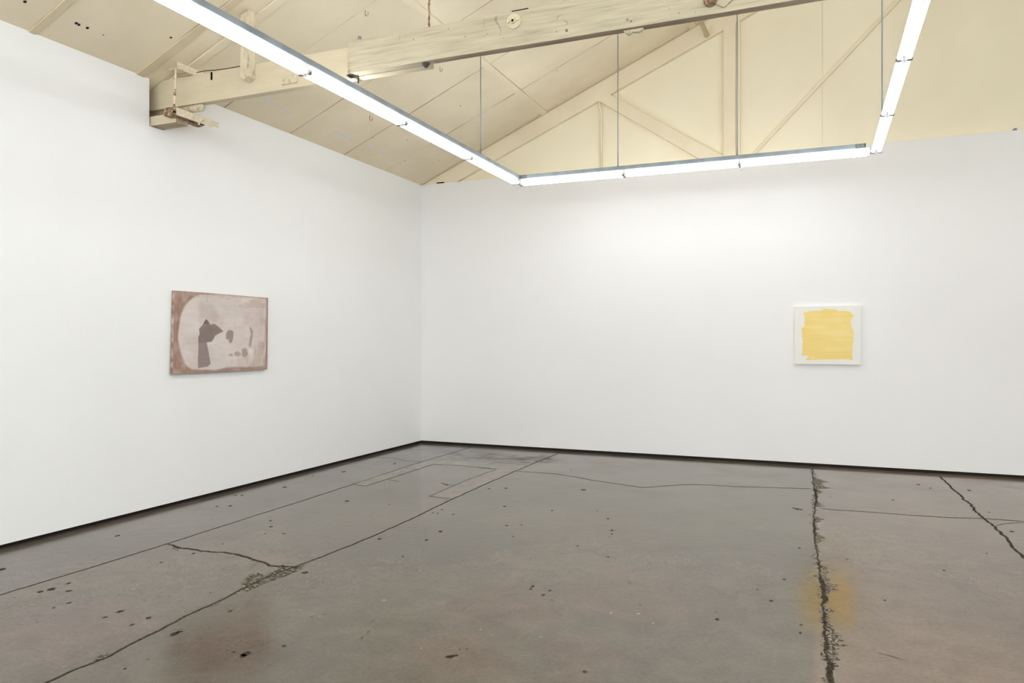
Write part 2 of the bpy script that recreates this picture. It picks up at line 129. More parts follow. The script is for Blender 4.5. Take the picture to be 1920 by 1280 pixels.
# ---------------------------------------------------------------- mesh builder
class MB:
    def __init__(s): s.v = []; s.f = []; s.m = []
    def add(s, vs, fs, mi=0):
        o = len(s.v); s.v += [tuple(p) for p in vs]; s.f += [tuple(o+i for i in f) for f in fs]; s.m += [mi]*len(fs); return s
    def box(s, x0, x1, y0, y1, z0, z1, mi=0):
        return s.add([(x, y, z) for z in (z0, z1) for y in (y0, y1) for x in (x0, x1)], [(0, 2, 3, 1), (4, 5, 7, 6), (0, 1, 5, 4), (1, 3, 7, 5), (3, 2, 6, 7), (2, 0, 4, 6)], mi)
    def prism(s, pts, axis, a, b, mi=0):   # pts: closed outline in the other two axes, extruded from a to b
        n = len(pts)
        def P(p, t): return (t, p[0], p[1]) if axis == 'x' else (p[0], t, p[1]) if axis == 'y' else (p[0], p[1], t)
        fs = [tuple(range(n))[::-1], tuple(range(n, 2*n))] + [(i, (i+1) % n, n+(i+1) % n, n+i) for i in range(n)]
        return s.add([P(p, a) for p in pts] + [P(p, b) for p in pts], fs, mi)
    def tube(s, path, r, n=10, mi=0, rs=None):
        path = [Vector(p) for p in path]; vs = []; fs = []; up = None
        for i, p in enumerate(path):
            d = (path[min(i+1, len(path)-1)]-path[max(i-1, 0)]).normalized()
            if up is None: up = Vector((0, 0, 1)) if abs(d.z) < .9 else Vector((1, 0, 0))
            u = d.cross(up).normalized(); w = u.cross(d).normalized(); up = w; q = rs[i] if rs else r
            vs += [p+u*q*math.cos(2*PI*k/n)+w*q*math.sin(2*PI*k/n) for k in range(n)]
        for i in range(len(path)-1):
            fs += [(i*n+k, i*n+(k+1) % n, (i+1)*n+(k+1) % n, (i+1)*n+k) for k in range(n)]
        fs += [tuple(range(n))[::-1], tuple(range((len(path)-1)*n, len(path)*n))]
        return s.add(vs, fs, mi)
    def build(s, name, mats, parent=None, bevel=0, smooth=False, kind=None):
        me = bpy.data.meshes.new(name); me.from_pydata(s.v, [], s.f)
        for m in (mats if isinstance(mats, list) else [mats]): me.materials.append(M[m] if isinstance(m, str) else m)
        for p, i in zip(me.polygons, s.m): p.material_index = i; p.use_smooth = smooth
        bm = bmesh.new(); bm.from_mesh(me); bmesh.ops.recalc_face_normals(bm, faces=bm.faces); bm.to_mesh(me); bm.free()
        o = bpy.data.objects.new(name, me); C.objects.link(o)
        if parent: o.parent = parent; o.matrix_parent_inverse = Matrix.Translation(-parent.location)
        if bevel:
            b = o.modifiers.new('bevel', 'BEVEL'); b.width = bevel; b.segments = 2; b.limit_method = 'ANGLE'
        if kind: o['kind'] = kind
        return o
def tag(o, label, cat, group=None):
    o['label'] = label; o['category'] = cat
    if group: o['group'] = group
    return o
def thing(name, loc, label, cat, group=None):
    o = bpy.data.objects.new(name, None); C.objects.link(o); o.location = loc; o.empty_display_size = .1
    return tag(o, label, cat, group)

# ---------------------------------------------------------------- noise helpers
def vnoise(x, y, seed=0):
    def h(i, j):
        n = (i*374761393 + j*668265263 + seed*982451653) & 0x7fffffff
        n = ((n ^ (n >> 13))*1274126177) & 0x7fffffff
        return ((n ^ (n >> 16)) & 0xffff)/65535.
    xi = np.floor(x).astype(np.int64); yi = np.floor(y).astype(np.int64); fx = x-xi; fy = y-yi
    fx = fx*fx*(3-2*fx); fy = fy*fy*(3-2*fy)
    return (h(xi, yi)*(1-fx)+h(xi+1, yi)*fx)*(1-fy) + (h(xi, yi+1)*(1-fx)+h(xi+1, yi+1)*fx)*fy
def fbm(x, y, oct=4, seed=0):
    t = 0; a = .5
    for k in range(oct): t = t + a*vnoise(x*2**k, y*2**k, seed+k); a *= .5
    return t/(1-.5**oct)
def inside(x, y, poly):
    c = np.zeros(x.shape, bool); n = len(poly)
    for i in range(n):
        (x0, y0), (x1, y1) = poly[i], poly[(i+1) % n]
        if y0 == y1: continue
        c ^= ((y0 > y) != (y1 > y)) & (x < (x1-x0)*(y-y0)/(y1-y0)+x0)
    return c
def grid(nx, ny, P):      # P(u, v arrays) -> xyz array ; returns MB-like vertex / face lists
    u, v = np.meshgrid(np.linspace(0, 1, nx), np.linspace(0, 1, ny)); p = P(u.ravel(), v.ravel())
    fs = [(j*nx+i, j*nx+i+1, (j+1)*nx+i+1, (j+1)*nx+i) for j in range(ny-1) for i in range(nx-1)]
    return u.ravel(), v.ravel(), p, fs
def color_attr(me, name, cols):
    a = me.color_attributes.new(name, 'FLOAT_COLOR', 'POINT'); c = np.ones((len(me.vertices), 4), np.float32); c[:len(cols), :3] = cols; a.data.foreach_set('color', c.ravel())

# ---------------------------------------------------------------- floor
def chip(y): return 1.0 if y < 5.2 else .55 if y < 7 else 1.3 if y < 8.4 else .6
def ribbon(mb, pts, w, jit, mi, seed, z=.0008, step=.02, ragged=False):
    r = random.Random(seed); P = []
    for (x0, y0), (x1, y1) in zip(pts, pts[1:]):
        L = math.hypot(x1-x0, y1-y0); n = max(1, int(L/step))
        P += [(x0+(x1-x0)*i/n, y0+(y1-y0)*i/n) for i in range(n)]
    P.append(tuple(pts[-1])); vs = []; off = 0
    for i, (x, y) in enumerate(P):
        a, b = P[max(i-1, 0)], P[min(i+1, len(P)-1)]; d = math.hypot(b[0]-a[0], b[1]-a[1]) or 1
        nx, ny = -(b[1]-a[1])/d, (b[0]-a[0])/d
        off = off*.8 + r.uniform(-1, 1)*jit*.5
        if ragged:
            wr = w*(.25+r.random()*.5); k = fbm(np.array([y*5.1]), np.array([seed*1.7]), 3)[0]
            wl = w*(.2+r.random()*.6) + max(0, k-.40)*jit*12*(.3+.7*r.random())*chip(y)
        else:
            e = min(1, .3+min(i, len(P)-1-i)*.2); wl = (w/2 + abs(r.gauss(0, .25))*jit)*e; wr = (w/2+abs(r.gauss(0, .25))*jit)*e
        vs += [(x+nx*(off+wl), y+ny*(off+wl), z), (x+nx*(off-wr), y+ny*(off-wr), z)]
    mb.add(vs, [(2*i, 2*i+1, 2*i+3, 2*i+2) for i in range(len(P)-1)], mi)
def blobpoly(mb, x, y, r, mi, z, seed, n=9, sx=1, sy=1):
    q = random.Random(seed)
    mb.add([(x+math.cos(2*PI*k/n)*r*sx*q.uniform(.6, 1.15), y+math.sin(2*PI*k/n)*r*sy*q.uniform(.6, 1.15), z) for k in range(n)], [tuple(range(n))], mi)
def poly(mb, pts, mi, z, jit=0, seed=0, step=.05):
    r = random.Random(seed); P = []
    for (x0, y0), (x1, y1) in zip(pts, pts[1:]+pts[:1]):
        n = max(1, int(math.hypot(x1-x0, y1-y0)/step)) if jit else 1
        P += [(x0+(x1-x0)*i/n+r.uniform(-jit, jit), y0+(y1-y0)*i/n+r.uniform(-jit, jit), z) for i in range(n)]
    tris = tessellate_polygon([[Vector(q) for q in P]])
    mb.add(P, [tuple(t) for t in tris], mi)
FX0, FX1, FY0, FY1 = XL-.12, XR+.1, 1.5, YB+.12
nx, ny = 430, 260
u, v, p, fs = grid(nx, ny, lambda u, v: np.stack([FX0+(FX1-FX0)*u, FY0+(FY1-FY0)*v, 0*u], 1))
x, y = p[:, 0], p[:, 1]
wob = (fbm(x*3, y*3, 3, 5)-.5)*.02
S0, S1, S2, S3 = [np.array(c) for c in ([.235, .217, .205], [.250, .228, .192], [.222, .207, .170], [.322, .262, .216])]
alpha = np.ones(len(x))
col = np.where((x < -4.33)[:, None], S0, np.where((x < -3.09)[:, None], S1, np.where((x < -.03+0*y)[:, None], S2, S3)))
pn = fbm(x*.9+3, y*.9, 4, 11); a = np.clip((pn-.5)*3.5, 0, 1)*.62; col = col*(1-a[:, None]) + np.array([.245, .195, .165])*a[:, None]*1.0
gn = fbm(x*1.3+9, y*1.1, 4, 23); col = col*(1+(gn-.5)*.5)[:, None]
for k, (bx, by, rx, ry, c, al) in enumerate(BLOBS):
    d = np.sqrt(((x-bx)/rx)**2+((y-by)/ry)**2) + (fbm(x*6, y*6, 4, 40+k)-.5)*1.1
    w = np.clip(1.25-d, 0, 1); w = w*w*(3-2*w)*al; col = col*(1-w[:, None])+np.array(c)*w[:, None]
for k, (bx, by, rx, ry, c, al) in enumerate(DARKZ):
    d = np.sqrt(((x-bx)/rx)**2+((y-by)/ry)**2) + (fbm(x*9, y*9, 4, 70+k)-.5)*1.6
    w = np.clip((1.3-d)*1.8, 0, 1)*al*np.clip((fbm(x*9, y*14, 3, 90+k)-.33)*4, 0, 1); alpha = alpha*(1-w); col = col*(1-w[:, None])+np.array(c)*w[:, None]
col = col*FLOORK*np.array([1.09, .985, .87])
mb = MB(); mb.v = [tuple(q) for q in p]; mb.f = fs; mb.m = [0]*len(fs); nfloor = len(mb.v)
for i, (pl, c) in enumerate(PATCH): poly(mb, pl, 4+i, .0005+.0001*i)
for i, (pts, w, j) in enumerate(JOINTS): ribbon(mb, pts, w, j, 1, 100+i)
ribbon(mb, RAGGED, .007, .008, 1, 12, step=.006, ragged=True, z=.0012)
ribbon(mb, RAGGED, .008, .030, 2, 8, step=.009, ragged=True, z=.0007)
for i, pl in enumerate(RUBBLE): poly(mb, pl, 2 if i else 7, .0006, .006, i, .03)
for i, (px, py, r) in enumerate(PITS): blobpoly(mb, px, py, r*.9, 1, .0009, i, sx=1.1, sy=1.5)
for i, (px, py, r) in enumerate(PALE): blobpoly(mb, px, py, r*.7, 3, .0005, 900+i, 13, sx=1.3, sy=1.2)
for i, pts in enumerate(SCR): ribbon(mb, pts, .003, .002, 1, 300+i)
# unseen remainder of the slab behind the viewer
mb.add([(FX0, YR-.1, 0), (FX1, YR-.1, 0), (FX1, FY0, 0), (FX0, FY0, 0)], [(0, 1, 2, 3)], 0)
mb.add([(FX0, YR-.1, -.15), (FX1, YR-.1, -.15), (FX1, FY1, -.15), (FX0, FY1, -.15)], [(3, 2, 1, 0)], 0)
me = bpy.data.meshes.new('floor'); me.from_pydata(mb.v, [], mb.f)
for m in ('floor', 'crack', 'crackp', 'pale', 'patch0', 'patch1', 'patch2', 'rubble'): me.materials.append(M[m])
me.polygons.foreach_set('material_index', mb.m)
full = np.tile(np.array(S2)*FLOORK, (len(mb.v), 1)); full[:nfloor] = col; color_attr(me, 'slab', full); al4 = np.ones((len(mb.v), 4), np.float32); al4[:, :3] = full; al4[:nfloor, 3] = alpha; me.color_attributes['slab'].data.foreach_set('color', al4.ravel())
fl = bpy.data.objects.new('floor', me); C.objects.link(fl); fl['kind'] = 'structure'

# ---------------------------------------------------------------- walls
G = .035   # shadow gap under the walls
N0, N1, N2, NZ = 4.607, 4.80, 4.765, 3.258      # notch for the tie beam
TH = .10
mb = MB()
zt = WT + .0
mb.prism([(YR, G), (YB+TH, G), (YB+TH, zt-.002), (N1, zt-.002), (N1, 3.425), (N2, 3.425), (N2, NZ), (N0, NZ), (N0, zt-.002), (YR, zt-.002)], 'x', XL-TH, XL)
mb.build('wall_left', 'white', kind='structure')
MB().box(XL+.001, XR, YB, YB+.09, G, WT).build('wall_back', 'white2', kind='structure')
MB().box(XR, XR+.1, YR, YB+.2, 0, 5).build('wall_right', 'white', kind='structure')
# outer shell behind the white partition
mb = MB(); mb.box(XL-.55, XL-.5, YR, YB+.3, 0, 4)
mb.build('wall_outer', 'cream', kind='structure')
MB().box(XL-.5, XL-TH, YR, YB+.3, 2.9, 2.95).build('trim_1', 'seam', kind='structure')
# wall behind the viewer: an unseen opening is added in it to let fill light in
DX0, DX1, DZ = -4.2, 6.2, 3.7
mb = MB(); mb.prism([(XL-.5, 0), (DX0, 0), (DX0, DZ), (DX1, DZ), (DX1, 0), (XR+.1, 0), (XR+.1, roof(XR)), (RIDGE, roof(RIDGE)), (XL-.5, WT-.2)], 'y', YR-.12, YR)
mb.build('wall_front', 'white', kind='structure')
# baseboards: recessed strips, near black to paint in the shade of the gap
MB().box(XL-.09, XL-.05, YR, YB+.05, 0, G+.01).build('baseboard_left', 'base', kind='structure')
MB().box(XL-.05, XR, YB+.035, YB+.07, 0, G+.01).build('baseboard_back', 'base', kind='structure')
# gable wall above the white panel
GY = YB+.075
mb = MB(); mb.prism([(XL-.5, WT-.5), (.035, WT-.5), (.035, roof(.035)+.02), (XL-.5, roof(XL-.5)+.02)], 'y', GY, GY+.06)
mb.prism([(.037, WT-.5), (XR+.1, WT-.5), (XR+.1, roof(XR)+.02), (RIDGE, roof(RIDGE)+.02), (.037, roof(.037)+.02)], 'y', GY+.002, GY+.062)
mb.box(XL-.6, XR+.1, GY+.063, GY+.12, 2.5, 8)
mb.build('wall_gable', 'gable', kind='structure')
# gable framing
F0 = YB+.012
def slab(pts, y0, y1, name, m='beam2', bev=.004): return MB().prism(pts, 'y', y0, y1).build(name, m, bevel=bev, kind='structure')
xx = RIDGE
slab([(XL-.3, roof(XL-.3)-.232), (xx, roof(xx)-.232), (xx, roof(xx)), (XL-.3, roof(XL-.3))], F0, GY+.003, 'trim_2', 'cream')      # rake board
slab([(-1.068, WT-.05), (-.925, WT-.05), (-.925, roof(-.925)-.2), (-1.068, roof(-1.068)-.2)], F0-.004, GY+.003, 'trim_3', 'cream')
slab([(-.923, WT-.05), (-.875, WT-.05), (-.875, roof(-.875)-.15), (-.923, roof(-.923)-.15)], F0+.012, GY+.003, 'trim_4', 'cream')
slab([(-2.66, 4.56), (-1.30, 3.634), (-1.0, 3.634), (-2.47, 4.60), (-2.5, 4.68)], F0-.001, GY+.003, 'trim_5', 'cream')
slab([(-.80, 3.63), (-.745, 3.63), (2.35, 6.78), (2.30, 6.80)], F0+.03, GY+.004, 'trim_6', 'cream')
o = MB().tube([(-2.60, YB+.045, 3.60), (-2.60, YB+.045, 4.38), (-2.615, YB+.04, 4.47), (-2.625, YB+.035, 4.56)], .016, 10).build('conduit', 'cream', smooth=True)
tag(o, 'thin cream conduit rising up the gable wall under the diagonal board', 'pipe')
tag(MB().tube([(-1.33, 6.0, 5.16), (-1.26, 9.23, 5.16)], .028, 14).build('pipe', 'beam2', smooth=True), 'short cream pipe end meeting the sloping gable board beside the post', 'pipe')
o = MB().box(1.90, 1.925, YB+.01, YB+.07, WT, WT+.028).build('bracket', 'galv'); tag(o, 'tiny metal clip on top of the back wall at far right', 'clip')
MB().box(-4.98, -4.86, YB+.012, YB+.06, WT, WT+.02).build('trim_7', 'darkm', kind='structure')

# ---------------------------------------------------------------- ceiling: sheets with open joints on a backing deck
mb = MB()
rows = [YR-.1, -4.1, -3.15, -2.2, -1.24, -.28, .68, 1.64, 2.60, 3.60, 4.515, 5.458, 6.412, 7.385, 8.30, 9.20, YB+.35]
colsx = [XL-.5, -3.355, -1.425, .505, RIDGE]
r = random.Random(3); T = .014
for a, b in zip(rows, rows[1:]):
    for c, d in zip(colsx, colsx[1:]):
        g = .0035; j = r.uniform(0, .002); x0, x1 = c+.002, d-.002
        mb.prism([(x0, roof(x0)+j), (x1, roof(x1)+j), (x1, roof(x1)+T), (x0, roof(x0)+T)], 'y', a+g+r.uniform(0, .0015), b-g)
mb.prism([(XL-.6, roof(XL-.6)+T), (RIDGE, roof(RIDGE)+T), (RIDGE, roof(RIDGE)+T+.1), (XL-.6, roof(XL-.6)+T+.1)], 'y', YR-.1, YB+.4, 1)
def batt(y0, y1, th, x0=XL+.002, x1=RIDGE): mb.prism([(x0, roof(x0)-th), (x1, roof(x1)-th), (x1, roof(x1)), (x0, roof(x0))], 'y', y0, y1, 5)
batt(3.573, 3.622, .012); batt(4.478, 4.55, .014); batt(1.62, 1.67, .012); batt(-.3, -.25, .012)
batt(9.175, 9.215, .010)
for y_ in (3.5705, 3.6245, 4.4755, 4.5525, 5.458, 6.412, 7.385, 8.30, 2.6, 1.64):
    w_ = .004 if y_ > 4.6 else .003
    mb.prism([(XL+.002, roof(XL+.002)-.001), (RIDGE, roof(RIDGE)-.001), (RIDGE, roof(RIDGE)+.004), (XL+.002, roof(XL+.002)+.004)], 'y', y_-w_, y_+w_, 4)
for c in (-3.355, -1.425, .505):
    for e_ in (-.0365, .0365): mb.prism([(c+e_-.0015, roof(c+e_-.0015)-.0015), (c+e_+.0015, roof(c+e_+.0015)-.0015), (c+e_+.0015, roof(c+e_)+.003), (c+e_-.0015, roof(c+e_)+.003)], 'y', YR, YB, 4)
    h = .035; mb.prism([(c-h, roof(c-h)-.012), (c+h, roof(c+h)-.012), (c+h, roof(c+h)), (c-h, roof(c-h))], 'y', YR, YB+.02, 0)
for i, pl in enumerate(LILAC):
    mb.add([(x_, y_, roof(x_)-.0015) for x_, y_, z_ in pl], [tuple(range(len(pl)))], 2)
for i, (x_, y_, z_, r_) in enumerate(CDOTS):
    r_ *= .7
    q = random.Random(i); n = 7
    mb.add([(x_+math.cos(k)*r_*q.uniform(.5, 1), y_+math.sin(k)*r_*q.uniform(.6, 1.2), roof(x_+math.cos(k)*r_)-.002) for k in [2*PI*t/n for t in range(n)]], [tuple(range(n))], 3)
mb.build('ceiling', ['cream', 'seam', 'lilac', 'hole', 'caulk', 'batten_shade'], kind='structure')
# right-hand slope, mostly out of view, with two unseen openings added for fill light
mb = MB()
def rs(x0, x1, y0, y1): mb.prism([(x0, roof(x0)), (x1, roof(x1)), (x1, roof(x1)+.1), (x0, roof(x0)+.1)], 'y', y0, y1)
rs(RIDGE, 3.4, YR-.1, YB+.4); rs(5.8, XR+.1, YR-.1, YB+.4); rs(3.4, 5.8, YR-.1, -2.5); rs(3.4, 5.8, 0, 2.0); rs(3.4, 5.8, 4.5, YB+.4)
mb.build('ceiling_right', 'cream', kind='structure')
# flat truss chord showing under the sheets above the tie beam
x1 = RIDGE; MB().prism([(XL-.2, roof(XL-.2)-.014), (x1, roof(x1)-.014), (x1, roof(x1)-.001), (XL-.2, roof(XL-.2)-.001)], 'y', 4.75, 4.83).build('trim_8', 'cream', bevel=.003, kind='structure')

# ---------------------------------------------------------------- tie beam
B0, B1 = 3.43, 3.672
beam = thing('tie_beam', (-1, 4.7, B0), 'long weathered cream timber tie beam crossing below the sloping ceiling', 'beam')
mb = MB(); core0 = XL-.3
def clipz(x): return min(B1, roof(x)-.002)
mb.prism([(core0, B0), (-2.60, B0), (-2.60, B1), (-5.19, B1), (core0, clipz(core0))], 'y', 4.72, 4.79)
mb.build('rear_board', 'beam2', beam, bevel=.004)
# front board: slightly wavy face
def plank(x0, x1, y0, y1, z0, z1, n, seed):
    m_ = MB(); r = random.Random(seed); vs = []; prof = [(y0, z0), (y0, z0+(z1-z0)*.33), (y0, z0+(z1-z0)*.66), (y0, z1), (y1, z1), (y1, z0)]
    for i in range(n+1):
        X = x0+(x1-x0)*i/n
        vs += [(X, a+(r.uniform(-.0012, .0012)), b+r.uniform(-.0015, .0015)) for a, b in prof]
    k = len(prof); fs = [(i*k+j, i*k+(j+1) % k, (i+1)*k+(j+1) % k, (i+1)*k+j) for i in range(n) for j in range(k)]
    m_.add(vs, fs+[tuple(range(k)), tuple(range(n*k, (n+1)*k))])
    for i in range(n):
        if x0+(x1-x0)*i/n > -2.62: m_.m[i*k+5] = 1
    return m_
plank(-3.245, XR, 4.63, 4.70, B0, B1, 60, 4).build('front_board', ['beam', 'timber_brown'], beam, bevel=.004)
MB().prism([(-3.92, 3.462), (-3.78, 3.462), (-3.765, 3.475), (-3.775, 3.53), (-3.90, 3.535), (-3.925, 3.52)], 'y', 4.700, 4.722).build('cleat', 'board', beam, bevel=.004)
MB().prism([(-3.72, 3.50), (-3.60, 3.50), (-3.59, 3.53), (-3.71, 3.535)], 'y', 4.710, 4.722).build('cleat', 'board', beam, bevel=.003)
MB().box(-3.16, -3.14, 4.64, 4.66, B1, B1+.03).build('nail', 'wire', beam)
MB().box(-4.655, -4.638, 4.716, 4.725, 3.605, 3.668).build('notch', 'black', beam)['label'] = 'black saw slot in the beam'
MB().box(-1.92, -1.80, 4.628, 4.66, B1-.004, B1+.0015).build('slot', 'black', beam)['label'] = 'black slot in the beam top edge'
def disc(cx, cz, r, y0, y1, n=36):
    return MB().tube([(cx, y1, cz), (cx, y0, cz)], r, n)
pl = disc(-1.902, 3.598, .052, 4.618, 4.632).build('connector_plate', 'beam2', beam, bevel=.002)
pl['label'] = 'round cream steel plate'
def ring(cx, cy, cz, r0, r1, y0, y1, n=28):
    m_ = MB(); vs = []
    for (rr, yy) in ((r0, y0), (r1, y0), (r1, y1), (r0, y1)): vs += [(cx+rr*math.cos(2*PI*k/n), yy, cz+rr*math.sin(2*PI*k/n)) for k in range(n)]
    return m_.add(vs, [(j*n+k, j*n+(k+1) % n, ((j+1) % 4)*n+(k+1) % n, ((j+1) % 4)*n+k) for j in range(4) for k in range(n)])
ring(-1.905, 0, 3.598, .010, .018, 4.604, 4.619).build('collar', 'beam2', pl)
disc(-1.905, 3.598, .011, 4.612, 4.619, 18).build('hole', 'black', pl)
for dx, dz in ((-.034, -.002), (.034, .004)): disc(-1.905+dx, 3.598+dz, .009, 4.606, 4.619, 6).build('bolt', 'angle', pl, bevel=.001)
kn = MB().tube([(-.61, 4.634, 3.512), (-.61, 4.60, 3.510), (-.61, 4.588, 3.508), (-.61, 4.58, 3.507)], .03, 24, rs=[.04, .038, .028, .016]).build('knob', 'rust', beam, smooth=True)
kn['label'] = 'dark rusted round iron knob'
disc(-.61, 3.507, .009, 4.576, 4.582, 16).build('hole', 'black', kn)
MB().tube([(-.585, 4.62, 3.49), (-.56, 4.622, 3.47), (-.53, 4.624, 3.455), (-.47, 4.626, 3.50), (-.38, 4.627, 3.49), (-.30, 4.627, 3.50), (-.2, 4.627, 3.505)], .0028, 6).build('wire', 'rust', beam)
# knots, checks and nail heads in the front face
for i, (px, pz, r_) in enumerate([(-1.53, 3.478, .010), (-1.60, 3.482, .004), (-1.10, 3.468, .006), (-1.125, 3.485, .009), (-2.27, 3.555, .004), (-2.68, 3.60, .004), (-2.40, 3.63, .004), (-.80, 3.47, .004), (-.70, 3.455, .004), (-.86, 3.51, .003), (-2.10, 3.545, .004), (-1.98, 3.50, .003)]):
    disc(px, pz, r_, 4.6265, 4.632, 10).build('nail_head', 'rust', beam)
mb = MB()
for pts in ([(-2.03, 3.66), (-2.035, 3.635), (-2.02, 3.60), (-2.005, 3.575), (-2.00, 3.545), (-2.01, 3.52)], [(-2.03, 3.66), (-2.045, 3.63), (-2.028, 3.60)], [(-2.12, 3.65), (-2.13, 3.62), (-2.115, 3.585)], [(-2.79, 3.66), (-2.795, 3.63), (-2.79, 3.60)], [(-1.60, 3.56), (-1.585, 3.58), (-1.57, 3.59)], [(-1.55, 3.55), (-1.52, 3.53), (-1.53, 3.515)]):
    for (a, b), (c, d) in zip(pts, pts[1:]):
        L = math.hypot(c-a, d-b); nx_, nz_ = -(d-b)/L*.0013, (c-a)/L*.0013
        mb.add([(a-nx_, 4.6272, b-nz_), (c-nx_, 4.6272, d-nz_), (c+nx_, 4.6272, d+nz_), (a+nx_, 4.6272, b+nz_)], [(0, 1, 2, 3)])
mb.build('checks', 'rust', beam)['label'] = 'dark cracks in the timber face'
# lump of hardware under the beam at the middle
MB().prism([(-1.16, B0+.002), (-1.03, B0+.002), (-1.035, B0-.012), (-1.06, B0-.022), (-1.10, B0-.016), (-1.125, B0-.032), (-1.15, B0-.014)], 'y', 4.66, 4.69).build('bracket', 'board', beam, bevel=.003)
# wire along the top of the rear board
MB().tube([(-4.80, 4.71, 3.684), (-4.70, 4.712, 3.686), (-4.60, 4.716, 3.679), (-4.50, 4.717, 3.675), (-4.30, 4.717, 3.674)], .003, 6).build('wire', 'black', beam)

# hanger board nailed to the beam
mb = MB(); mb.prism([(-4.275, 3.545), (-4.235, 3.525), (-4.19, 3.55), (-4.185, 3.70), (-4.178, 3.9), (-4.19, 4.078), (-4.27, 4.045), (-4.272, 3.8)], 'y', 4.64, 4.718)
tag(mb.build('hanger_board', 'board', bevel=.003), 'chipped cream upright board nailed between tie beam and ceiling', 'board')

# threaded rod through the beam
t = thing('threaded_rod', (-2.60, 4.71, B0), 'rusty threaded rod running from the ceiling down to the tie beam top', 'rod')
n = 60; zz = [B1-.0+(roof(-2.6)-B1)*i/n for i in range(n+1)]
MB().tube([(-2.60+.0025*math.sin(i*1.1), 4.715, z_) for i, z_ in enumerate(zz)], .007, 8, rs=[.006+.003*(i % 2) for i in range(n+1)]).build('shaft', 'rust', t)
MB().tube([(-2.60, 4.665, B0+.002), (-2.60, 4.665, B0-.014), (-2.60, 4.665, B0-.030)], .02, 6, rs=[.03, .024, .012]).build('nut', 'darkm', t)['label'] = 'dark nut under the beam'

# ---------------------------------------------------------------- beam seat in the notch of the left wall
seat = thing('bearing_blocks', (-5.1, 4.68, 3.26), 'stacked timber blocks carrying the tie beam end in the wall notch', 'support')
m_ = MB().box(-5.45, -4.94, 4.625, 4.755, 3.262, 3.343); m_.m[0] = m_.m[3] = 1; m_.build('lower_block', ['beam2', 'timber_brown'], seat, bevel=.004)
MB().box(-5.45, -4.985, 4.75, 4.785, 3.344, B0-.001).build('upper_block', 'timber_brown', seat, bevel=.003)
MB().box(-5.11, -5.065, 4.66, 4.75, 3.344, 3.40).build('hole', 'black', seat)
cl = thing('beam_clamp', (-4.88, 4.7, 3.3), 'rust-flecked steel clamp with angle irons and rod around the beam end', 'clamp')
def angle(name, x0, x1, y0, y1, zt_, zb, th, flip=False):
    m_ = MB(); m_.box(x1-th, x1, y0, y1, zb, zt_); m_.box(x0, x1-th, y0, y1, (zt_-th), zt_) if not flip else m_.box(x0, x1-th, y0, y1, zb, zb+th); return m_
angle('a', -4.95, -4.852, 4.56, 4.97, 3.730, 3.676, .006, True).build('upper_angle', 'angle', cl, bevel=.001)
m_ = MB(); m_.box(-4.868, -4.862, 4.56, 4.95, 3.296, 3.358); m_.box(-4.918, -4.868, 4.56, 4.95, 3.350, 3.356); m_.box(-4.868, -4.862, 4.95, 5.02, 3.312, 3.356); m_.build('lower_angle', 'angle', cl, bevel=.001)
m_ = MB(); m_.box(-4.985, -4.979, 4.555, 4.90, 3.296, 3.352); m_.box(-4.979, -4.925, 4.555, 4.90, 3.296, 3.302); m_.box(-4.985, -4.90, 4.545, 4.556, 3.296, 3.362); m_.build('lower_angle', 'rust', cl, bevel=.001)
MB().box(-4.915, -4.885, 4.86, 4.885, 3.30, 3.335).build('nut', 'black', cl)  # black box painting in the dark gap at the lower angle's end
zs = [3.34+i*.0135 for i in range(27)]
m_ = MB().tube([(-4.908+.0008*i, 4.575, z_) for i, z_ in enumerate(zs)], .007, 10, rs=[.0095 if (5 < i < 12 or i in (1, 2)) else .008 for i in range(27)])
ROD = m_
for i in range(26*10): ROD.m[i] = 1 if i < 40 or 90 < i < 130 else 0
ROD.build('rod', ['angle', 'rust'], cl, smooth=True)
MB().tube([(-4.985, 4.73, 3.392), (-4.76, 4.73, 3.392), (-4.745, 4.73, 3.392)], .03, 16, rs=[.03, .03, .022]).build('pipe_spacer', 'board', cl, smooth=True)
# second angle leg pointing left of the rod, with the flared end
MB().prism([(-4.99, 3.735), (-4.95, 3.715), (-4.862, 3.682), (-4.862, 3.676), (-4.985, 3.676), (-4.965, 3.70)], 'y', 4.66, 4.668).build('gusset', 'rust', cl)

# ---------------------------------------------------------------- ceiling hooks
def hook(p, label, s=1.0):
    x_, y_, z_ = p; z_ = roof(x_)
    o = MB().tube([(x_, y_, z_+.002), (x_, y_, z_-.03*s)] + [(x_+.014*s*(1-math.cos(a)), y_, z_-.03*s-.018*s*math.sin(a)) for a in [PI*k/8 for k in range(1, 9)]] + [(x_+.028*s, y_, z_-.02*s)], .0035*s, 6).build('ceiling_hook', 'rust', smooth=True)
    tag(o, label, 'hook', 'small wire hooks in the sloping ceiling')
hook(HOOKS[0], 'small wire hook in the ceiling above the tie beam')
hook((HOOKS[1][0]+.01, HOOKS[1][1], 0), 'small wire hook hanging just left of the left light row', 1.15)
hook(HOOKS[2], 'small pale wire hook in the ceiling just under the tie beam', 1.0)

